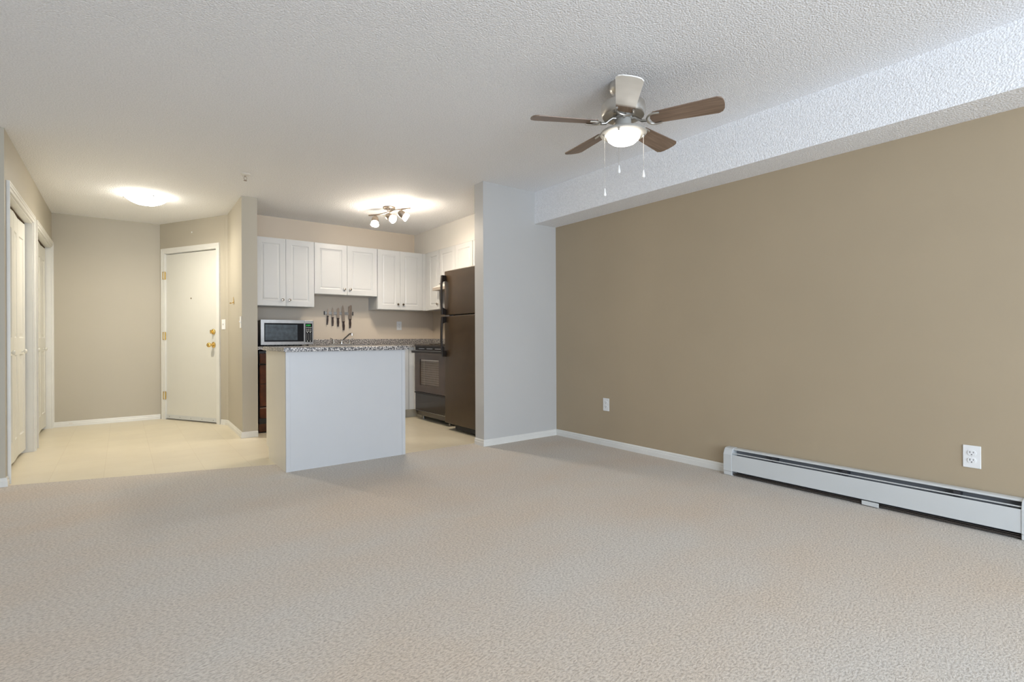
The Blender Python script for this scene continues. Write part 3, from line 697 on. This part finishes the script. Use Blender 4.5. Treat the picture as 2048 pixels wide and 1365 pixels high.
knife('short wide santoku knife in the middle of the magnetic rail', 2.174, 1.390, 1.260, 1.151, 0.034, 'santoku')
knife('long pointed chef knife, hanging lowest on the magnetic rail', 2.242, 1.428, 1.219, 1.104, 0.038, 'point', R(-2))
knife('long broad knife with slanted tip, rightmost on the magnetic rail', 2.328, 1.430, 1.250, 1.134, 0.044, 'cleaver')

# range hood: front toward -X ; local x toward -Y
t = thing('range_hood', 'almond slim range hood above the black range', 'range hood', (3.125, 5.733, 0), R(-90))
b = B(); prism(b, [(-0.0, 1.634), (0.13, 1.698), (0.405, 1.698), (0.405, 1.634)], 0.0, 0.755, 'X'); hb = obj('hood_body', b, 'hood_almond', t)
b = B(); box(b, 0.0, 0.0, 1.600, 0.755, 0.405, 1.6335); obj('hood_lip', b, 'hood_lip', t, bevel=0.003)
b = B(); box(b, 0.30, 0.085, 1.650, 0.42, 0.098, 1.695); obj('shadow_panel', b, 'bronze_nickel', t)  # grey panel put in as the shadow of the hood's upper box

# range
t = thing('range', 'black free-standing electric range with a windowed oven door', 'range', (2.875, 5.735, 0), R(-90))
RW = 0.755
b = B(); box(b, 0.0, 0.04, 0.075, RW, 0.645, 0.895); obj('body', b, 'black_gloss', t)
b = B(); box(b, -0.003, -0.004, 0.8955, RW + 0.003, 0.650, 0.922); ct = obj('cooktop', b, 'black_gloss', t, bevel=0.005)
for (x, y, r) in ((0.2, 0.18, 0.075), (0.55, 0.18, 0.095), (0.2, 0.45, 0.095), (0.55, 0.45, 0.075)):
    b = B(); 
    for k in range(4):
        rr = r * (k + 1) / 4
        tube(b, [(x + rr * math.cos(a * PI / 10), y + rr * math.sin(a * PI / 10), 0.9265) for a in range(21)], 0.0035, 6)
    obj('burner_coil', b, 'handle_black', ct, smooth=True)
b = B(); box(b, 0.0, 0.60, 0.9225, RW, 0.650, 1.06); bp = obj('backguard', b, 'black_gloss', t, bevel=0.006)
b = B(); box(b, 0.006, 0.008, 0.352, RW - 0.006, 0.039, 0.862); 
b.free()
b = B(); wx0, wx1, wz0, wz1 = 0.135, 0.605, 0.43, 0.745
box(b, 0.004, 0.0, 0.348, wx0, 0.0395, 0.840); box(b, wx1, 0.0, 0.348, RW - 0.004, 0.0395, 0.840); box(b, wx0, 0.0, 0.348, wx1, 0.0395, wz0); box(b, wx0, 0, wz1, wx1, 0.0395, 0.840)
od = obj('oven_door', b, 'range_glass', t)
b = B(); box(b, wx0, 0.018, wz0, wx1, 0.0395, wz1); obj('oven_window', b, 'oven_cavity', od)
b = B()
for k in range(11):
    z = wz0 + 0.018 + k * (wz1 - wz0 - 0.05) / 10; tube(b, [(wx0 + 0.008, 0.0145, z), (wx1 - 0.008, 0.0145, z)], 0.0018, 6)
for x in (wx0 + 0.012, wx0 + 0.055, wx0 + 0.1, wx1 - 0.012): tube(b, [(x, 0.0145, wz0 + 0.004), (x, 0.0145, wz1 - 0.004)], 0.0024, 6)
box(b, wx0 + 0.008, 0.012, wz1 - 0.020, wx1 - 0.008, 0.017, wz1 - 0.006)
obj('oven_racks', b, 'rack_wire', od)
b = B(); box(b, 0.0, -0.045, 0.820, RW, -0.018, 0.852); box(b, 0.03, -0.018, 0.826, 0.06, -0.0005, 0.846); box(b, RW - 0.06, -0.018, 0.826, RW - 0.03, -0.0005, 0.846)
hd = obj('door_handle', b, 'handle_black', od, bevel=0.005, seg=3)
b = B(); box(b, 0.002, -0.0465, 0.846, RW - 0.002, -0.0452, 0.850); obj('handle_highlight', b, 'steel', hd)
b = B(); box(b, 0.004, 0.010, 0.852, RW - 0.004, 0.0395, 0.893); obj('vent_rail', b, 'handle_black', t)
b = B()
for k in range(3): box(b, 0.10 + k * 0.2, 0.0075, 0.866, 0.24 + k * 0.2, 0.0098, 0.876)
obj('vent_trim', b, 'steel', t)
b = B(); box(b, 0.004, 0.006, 0.112, RW - 0.004, 0.0395, 0.325); dw = obj('storage_drawer', b, 'black_gloss', t, bevel=0.004)
b = B(); box(b, 0.004, -0.006, 0.3255, RW - 0.004, 0.034, 0.343); obj('drawer_lip', b, 'handle_black', dw, bevel=0.003)
b = B(); box(b, 0.004, 0.0045, 0.114, RW - 0.004, 0.0058, 0.119); obj('drawer_trim', b, 'steel', dw)
b = B(); prism(b, [(0.010, 0.1115), (0.0395, 0.1115), (0.0395, 0.055), (0.028, 0.055)], 0.004, RW - 0.004, 'X'); obj('kick_panel', b, 'black_gloss', t)
for x in (0.06, RW - 0.06):
    for y in (0.09, 0.60):
        b = B(); lathe(b, [(0.010, 0.0745), (0.010, 0.012), (0.017, 0.010), (0.017, 0.0)], 12, Matrix.Translation((x, y, 0))); obj('foot', b, 'steel', t)

# refrigerator
t = thing('refrigerator', 'tall black textured top-freezer refrigerator beside the stub wall', 'refrigerator', (2.800, 4.865, 0), R(-90))
FW = 0.820
b = B(); box(b, 0.004, 0.062, 0.055, FW - 0.004, 0.715, 1.715); obj('cabinet_body', b, 'fridge_black', t)
b = B(); box(b, 0.0, 0.0, 1.247, FW, 0.0615, 1.728); fd = obj('freezer_door', b, 'fridge_black', t, bevel=0.008, seg=3)
b = B(); box(b, 0.0, 0.0, 0.075, FW, 0.0615, 1.236); rd = obj('fridge_door', b, 'fridge_black', t, bevel=0.008, seg=3)
b = B(); box(b, 0.0, 0.004, 1.2365, 0.10, 0.055, 1.2465); obj('door_hinge_trim', b, 'steel', t)
def bar_handle(par, za, zb):
    b = B(); n = 10; pts = []
    # a bowed strap that springs out from the door at both ends
    for i in range(n + 1):
        f = i / n; z = za + (zb - za) * f; y = -0.052 - 0.010 * math.sin(PI * f)
        pts.append((y, z))
    outer = pts; inner = [(y + 0.014, z) for y, z in pts]
    out = [(-0.0005, za)] + [(outer[0][0], za)] + outer[1:-1] + [(outer[-1][0], zb)] + [(-0.0005, zb), (-0.0005, zb - 0.06 if zb > za else zb + 0.06)]
    o2 = [(inner[-2][0], zb - 0.075), ] + [(y, z) for y, z in inner[-3:1:-1]] + [(inner[1][0], za + 0.075), (-0.0005, za + 0.06)]
    prism(b, out + o2, 0.012, 0.044, 'X')
    obj('handle', b, 'handle_black', par, bevel=0.003)
bar_handle(fd, 1.252, 1.680); bar_handle(rd, 0.795, 1.231)
b = B(); box(b, 0.17, 0.03, 0.020, FW - 0.02, 0.055, 0.0745); obj('toe_grille', b, 'rubber_black', t)
b = B(); prism(b, [(0.05, 0.075), (0.16, 0.075), (0.15, 0.02), (0.05, 0.02)], 0.058, 0.085, 'Y'); 
b.free()
for x in (0.08, FW - 0.08):
    for y in (0.10, 0.64):
        b = B(); lathe(b, [(0.012, 0.0545), (0.012, 0.012), (0.018, 0.010), (0.018, 0.0)], 12, Matrix.Translation((x, y, 0))); obj('foot', b, 'steel', t)

# ------------------------------------------------------------------ island
t = thing('kitchen_island', 'white panelled kitchen island with speckled top standing on the carpet edge', 'kitchen island', (0, 0, 0))
IX0, IX1, IY0, IY1 = 0.965, 1.928, 4.046, 4.672
b = B(); prism(b, [(IY0, 0.0), (IY1 - 0.08, 0.0), (IY1 - 0.08, 0.098), (IY1 - 0.02, 0.098), (IY1, 0.112), (IY1, 0.8995), (IY0, 0.8995)], IX0, IX0 + 0.018, 'X')
sp = obj('side_panel', b, 'island_side_laminate', t); sp['label'] = 'cream left side panel with toe notch'
b = B(); prism(b, [(IY0, 0.0), (IY1 - 0.08, 0.0), (IY1 - 0.08, 0.098), (IY1 - 0.02, 0.098), (IY1, 0.112), (IY1, 0.8995), (IY0, 0.8995)], IX1 - 0.018, IX1, 'X')
obj('side_panel', b, 'island_side_laminate', t)
b = B(); box(b, IX0 + 0.0185, IY0 + 0.012, 0.0, IX1 - 0.0185, IY1 - 0.025, 0.8995)
b.free()
b = B(); box(b, IX0 + 0.0185, IY0 + 0.004, 0.102, IX1 - 0.0185, IY1 - 0.022, 0.8995); obj('carcass', b, 'cabinet_white', t)
b = B(); box(b, IX0 + 0.0185, IY1 - 0.10, 0.0, IX1 - 0.0185, IY1 - 0.08, 0.1015); obj('toe_kick', b, 'greige_paint', t)
b = B(); box(b, IX0, IY0 - 0.016, 0.0, IX1, IY0 - 0.0005, 0.8995); obj('back_panel', b, 'island_laminate', t)
b = B(); box(b, IX0, IY0 - 0.021, 0.0, IX0 + 0.030, IY0 - 0.0165, 0.8995); obj('corner_strip', b, 'island_laminate', t, bevel=0.001)
b = B(); box(b, IX1 - 0.030, IY0 - 0.021, 0.0, IX1, IY0 - 0.0165, 0.8995); obj('corner_strip', b, 'island_laminate', t, bevel=0.001)
for a, c, ks in ((IX0 + 0.02, (IX0 + IX1) / 2, 'r'), ((IX0 + IX1) / 2, IX1 - 0.02, 'l')):
    w = c - a - 0.003; h = 0.78
    b = B(); slab(b, w, h, 0.0185, [(0.06, 0.06, w - 0.06, h - 0.06)], CAB_PROF)
    d = obj('cabinet_door', b, 'cabinet_white', t); d.location = (c - 0.0015, IY1 - 0.003, 0.110); d.rotation_euler = (0, 0, PI)
    knob(d, 0.035 if ks == 'r' else w - 0.035, h - 0.06)
b = B(); box(b, 0.944, 3.992, 0.900, 1.945, 4.700, 0.931); obj('worktop', b, 'speckled_laminate', t, bevel=0.002)

# ------------------------------------------------------------------ baseboard heater
t = thing('baseboard_heater', 'long grey-white baseboard heater along the foot of the olive wall', 'heater', (XR, 1.995, 0), R(-90))
HL = 1.60; ZT = 0.194   # local x toward -Y, local -y into the room
b = B(); box(b, 0.05, -0.006, 0.012, HL - 0.05, -0.0005, ZT - 0.002); obj('back_plate', b, 'heater_dark', t)
b = B(); prism(b, [(-0.0065, ZT - 0.006), (-0.0065, ZT), (-0.030, ZT), (-0.044, ZT - 0.003), (-0.052, ZT - 0.010), (-0.050, ZT - 0.012), (-0.043, ZT - 0.006), (-0.030, ZT - 0.004)], 0.062, HL - 0.062, 'X')
obj('top_hood', b, 'heater_enamel', t)
b = B(); prism(b, [(-0.078, 0.036), (-0.078, 0.149), (-0.076, 0.151), (-0.0745, 0.151), (-0.0745, 0.036)], 0.062, HL - 0.062, 'X'); obj('front_panel', b, 'heater_enamel', t)
b = B(); prism(b, [(-0.067, 0.1585), (-0.068, 0.1625), (-0.063, 0.1645), (-0.062, 0.1605)], 0.062, HL - 0.062, 'X'); obj('damper', b, 'heater_enamel', t)
b = B()
for k in range(120):
    x = 0.075 + k * (HL - 0.15) / 119; box(b, x, -0.062, 0.05, x + 0.0012, -0.010, 0.125)
tube(b, [(0.064, -0.035, 0.088), (HL - 0.064, -0.035, 0.088)], 0.011, 10); obj('finned_element', b, 'heater_fin', t)
b = B()
for z in (0.014, 0.022): box(b, 0.062, -0.068, z, HL - 0.062, -0.064, z + 0.003)
box(b, 0.062, -0.066, 0.008, HL - 0.062, -0.0065, 0.012); obj('bottom_rail', b, 'heater_fin', t)
for y in (1.646, 1.223, 0.70):
    x = 1.995 - y; b = B(); box(b, x - 0.014, -0.061, 0.150, x + 0.014, -0.010, 0.180); obj('bracket', b, 'slot_dark', t)
b = B(); prism(b, [(0.868, -0.080), (0.885, -0.0735), (0.945, -0.0735), (0.955, -0.083)], 0.006, 0.030, 'Z'); o = obj('bent_flap', b, 'heater_enamel', t); o['label'] = 'bent loose flap of sheet metal at the bottom edge'
capp = [(-0.0005, 0.0), (-0.0005, ZT + 0.002), (-0.042, ZT + 0.002), (-0.058, ZT - 0.003), (-0.068, ZT - 0.014), (-0.081, 0.150), (-0.081, 0.034), (-0.076, 0.028), (-0.076, 0.005), (-0.07, 0.0)]
for x0, x1 in ((0.0, 0.0615), (HL - 0.0615, HL)):
    b = B(); prism(b, capp, x0, x1, 'X'); obj('end_cap', b, 'heater_enamel', t, bevel=0.002)

# ------------------------------------------------------------------ ceiling fan
FX, FY = 2.270, 1.910
fan = thing('ceiling_fan', 'five-blade brushed nickel ceiling fan with a lit glass bowl and three pull chains', 'ceiling fan', (FX, FY, H))
b = B(); lathe(b, [(0.078, 0.0), (0.078, -0.030), (0.070, -0.048), (0.055, -0.062), (0.052, -0.1125)], 40); obj('canopy', b, 'brushed_nickel', fan, smooth=True)
b = B(); lathe(b, [(0.050, -0.1130), (0.105, -0.1132), (0.121, -0.120), (0.123, -0.130), (0.123, -0.176), (0.116, -0.186), (0.104, -0.181), (0.058, -0.176), (0.054, -0.165), (0, -0.165)], 48); obj('motor_housing', b, 'brushed_nickel', fan, smooth=True)
b = B(); lathe(b, [(0.040, -0.1655), (0.040, -0.192), (0.052, -0.195), (0.052, -0.203), (0.044, -0.206), (0.044, -0.240), (0.058, -0.258), (0.100, -0.268), (0.126, -0.276), (0.132, -0.284), (0.128, -0.289), (0.104, -0.290), (0, -0.290)], 48); lk = obj('light_fitter', b, 'painted_nickel', fan, smooth=True)
b = B(); lathe(b, [(0.094, -0.2905), (0.094, -0.300), (0.087, -0.318), (0.068, -0.334), (0.041, -0.344), (0.016, -0.348), (0, -0.3485)], 48); obj('glass_bowl', b, 'lamp_glass', fan, smooth=True)
PH = 5.159 - 2 * PI
RO = 0.533
for i in range(5):
    a = PH - i * 2 * PI / 5
    # blade in its own frame: x outward, y across, pitched about x
    pts = []
    w0, w1 = 0.050, 0.068; r0, r1 = 0.150, RO
    pts += [(r0 + 0.006, -w0 + 0.022), (r0 + 0.022, -w0)]
    pts += [(r1 - 0.030, -w1), (r1 - 0.010, -w1 + 0.012), (r1, -w1 + 0.034)]
    pts += [(r1 + 0.003, 0.0), (r1, w1 - 0.034), (r1 - 0.010, w1 - 0.012), (r1 - 0.030, w1)]
    pts += [(r0 + 0.022, w0), (r0 + 0.006, w0 - 0.022), (r0, 0.0)]
    b = B(); prism(b, pts, -0.003, 0.003)
    bl = obj('blade', b, 'blade_sheen_face' if i == 1 else 'blade_walnut', fan, bevel=0.0008)
    if i == 1: bl['label'] = 'blade with a pale sheen painted on its lower face'
    pitch = R(-13)
    bl.rotation_mode = 'XYZ'
    bl.matrix_local = Matrix.Translation((0, 0, -0.225)) @ Matrix.Rotation(a, 4, 'Z') @ Matrix.Rotation(pitch, 4, 'X')
    # blade iron: arm from the hub, then a loop cradling the blade root
    b = B()
    arm = [(0.046, 0, 0.024), (0.066, 0, 0.024), (0.086, 0, 0.010), (0.104, 0, -0.006), (0.135, 0, -0.010)]
    tube(b, arm, [0.010, 0.009, 0.008, 0.008, 0.008], 12)
    loop = []
    for k in range(-10, 11):
        th = k / 10 * R(100)
        loop.append((0.178 - 0.044 * math.cos(th), 0.047 * math.sin(th), -0.0088))
    loop = [(0.208, -0.044, -0.0088)] + loop + [(0.208, 0.044, -0.0088)]
    tube(b, loop, 0.0058, 10)
    obj('blade_iron', b, 'brushed_nickel', bl, smooth=True)
for (x, y, zt, zb) in ((2.185, 1.975, 2.147, 1.800), (2.172, 1.859, 2.147, 1.898), (2.361, 1.840, 2.147, 1.904)):
    x -= FX; y -= FY
    b = B(); tube(b, [(x, y, zt - H), (x, y, zb + 0.045 - H)], 0.0008, 6)
    n = int((zt - zb - 0.045) / 0.007)
    for k in range(n): sphere(b, (x, y, zt - H - k * 0.007), 0.0015, 6, 4)
    lathe(b, [(0.006, 0.002), (0.006, -0.008), (0.003, -0.012)], 10, Matrix.Translation((x, y, zt - H)))
    ch = obj('pull_chain', b, 'brushed_nickel', fan, smooth=True)
    b = B(); lathe(b, [(0, 0.046), (0.003, 0.044), (0.0045, 0.030), (0.0085, 0.012), (0.0080, 0.004), (0.004, 0.0), (0, 0.0)], 16, Matrix.Translation((x, y, zb - H))); obj('pull', b, 'pendant_white', ch, smooth=True)

# ------------------------------------------------------------------ hall ceiling lamp
t = thing('flush_ceiling_lamp', 'lit round frosted flush ceiling lamp in the entry hall', 'ceiling lamp', (0.195, 6.27, H))
b = B(); lathe(b, [(0.150, 0), (0.152, -0.012), (0.146, -0.020), (0, -0.020)], 48); obj('mounting_pan', b, 'plastic_white', t, smooth=True)
b = B(); lathe(b, [(0.172, -0.026), (0.174, -0.030), (0.160, -0.046), (0.130, -0.066), (0.090, -0.084), (0.045, -0.094), (0, -0.097)], 56); 
obj('glass_bowl', b, 'hall_lamp_glass', t, smooth=True)
for k in range(3):
    a = R(-72 + k * 120)
    b = B(); tube(b, [(0.150 * math.cos(a), 0.150 * math.sin(a), -0.012), (0.176 * math.cos(a), 0.176 * math.sin(a), -0.026)], 0.0035, 8)
    sphere(b, (0.179 * math.cos(a), 0.179 * math.sin(a), -0.031), 0.010, 14, 8); obj('clip', b, 'chrome', t, smooth=True)
hl = bpy.data.lights.new('hall_lamp_light', 'SPOT'); hl.spot_size = R(176); hl.spot_blend = 0.9; hl.energy = 58; hl.color = (1.0, 0.93, 0.80); hl.shadow_soft_size = 0.015
o = bpy.data.objects.new('hall_lamp_light', hl); C.objects.link(o); o.location = (0.195, 6.27, H - 0.115)

# sprinkler
t = thing('fire_sprinkler', 'small white fire sprinkler head on the ceiling near the partition wall', 'sprinkler', (0.860, 4.945, H))
b = B(); lathe(b, [(0.041, 0), (0.040, -0.003), (0.026, -0.010), (0.012, -0.014), (0, -0.014)], 28); obj('escutcheon', b, 'hood_almond', t, smooth=True)
b = B(); lathe(b, [(0.007, -0.014), (0.006, -0.026), (0, -0.026)], 12); tube(b, [(-0.006, 0, -0.022), (-0.012, 0, -0.038), (0, 0, -0.056)], 0.002, 6); tube(b, [(0.006, 0, -0.022), (0.012, 0, -0.038), (0, 0, -0.056)], 0.002, 6)
obj('frame', b, 'bronze_nickel', t, smooth=True)
b = B(); lathe(b, [(0.014, -0.056), (0.014, -0.058), (0, -0.058)], 16); obj('deflector', b, 'bronze_nickel', t)

# ------------------------------------------------------------------ track light
TP = Vector((2.335, 5.255, H))
t = thing('track_light', 'bronze S-curved three-head track light on the kitchen ceiling', 'track light', TP)
b = B(); lathe(b, [(0.068, 0), (0.068, -0.012), (0.060, -0.021), (0, -0.024)], 36); obj('ceiling_plate', b, 'bronze_nickel', t, smooth=True)
zb_ = -0.070
pa = Vector((2.186, 5.462, 0)); pb = Vector((2.424, 4.918, 0)); ax = (pb - pa); nn = Vector((-ax.y, ax.x, 0)).normalized()
bar = []
for i in range(25):
    f = i / 24; p = pa + ax * f - Vector((TP.x, TP.y, 0)); w = 0.030 * math.sin(2 * PI * f)
    q = p + nn * w; bar.append((q.x, q.y, zb_))
b = B(); tube(b, bar, 0.0085, 12)
for i in (11, 13): tube(b, [(bar[i][0], bar[i][1], zb_), (bar[i][0], bar[i][1], -0.023)], 0.004, 8)
obj('bar', b, 'bronze_nickel', t, smooth=True)
Rt = Vector((math.cos(YAW), -math.sin(YAW), 0)); Fw = Vector((math.sin(YAW), math.cos(YAW), 0)); Dn = Vector((0, 0, -1))
heads = [(3, (Dn * 0.93 + Fw * -0.30)), (12, (Rt * 0.80 + Dn * 0.50 + Fw * -0.25)), (20, (Rt * 0.80 + Dn * 0.55 + Fw * 0.15))]
for i, d in heads:
    p = Vector(bar[i]); j = p + Vector((0, 0, -0.052)); d = d.normalized()
    fr = Matrix.Translation(j) @ frame_to(d)
    b = B(); lathe(b, [(0, -0.040), (0.020, -0.038), (0.032, -0.026), (0.038, -0.008), (0.039, 0.020), (0.036, 0.030), (0, 0.030)], 24, fr)
    tube(b, [p + Vector((0, 0, -0.004)), j + Vector((0, 0, 0.030))], 0.0055, 8)
    h = obj('lamp_head', b, 'bronze_nickel', t, smooth=True)
    b = B(); lathe(b, [(0.034, 0.0305), (0.040, 0.050), (0.044, 0.066), (0.040, 0.072), (0, 0.072)], 24, fr); obj('glass_shade', b, 'spot_glass', h, smooth=True)
    sd = bpy.data.lights.new('track_head_light', 'SPOT'); sd.spot_size = R(168); sd.spot_blend = 0.5; sd.energy = 15; sd.color = (1.0, 0.86, 0.69); sd.shadow_soft_size = 0.012
    so = bpy.data.objects.new('track_head_light', sd); C.objects.link(so)
    so.matrix_world = Matrix.Translation(TP) @ Matrix.Translation(j + d * 0.088) @ (d * 0.5 + Dn).to_track_quat('-Z', 'Y').to_matrix().to_4x4()
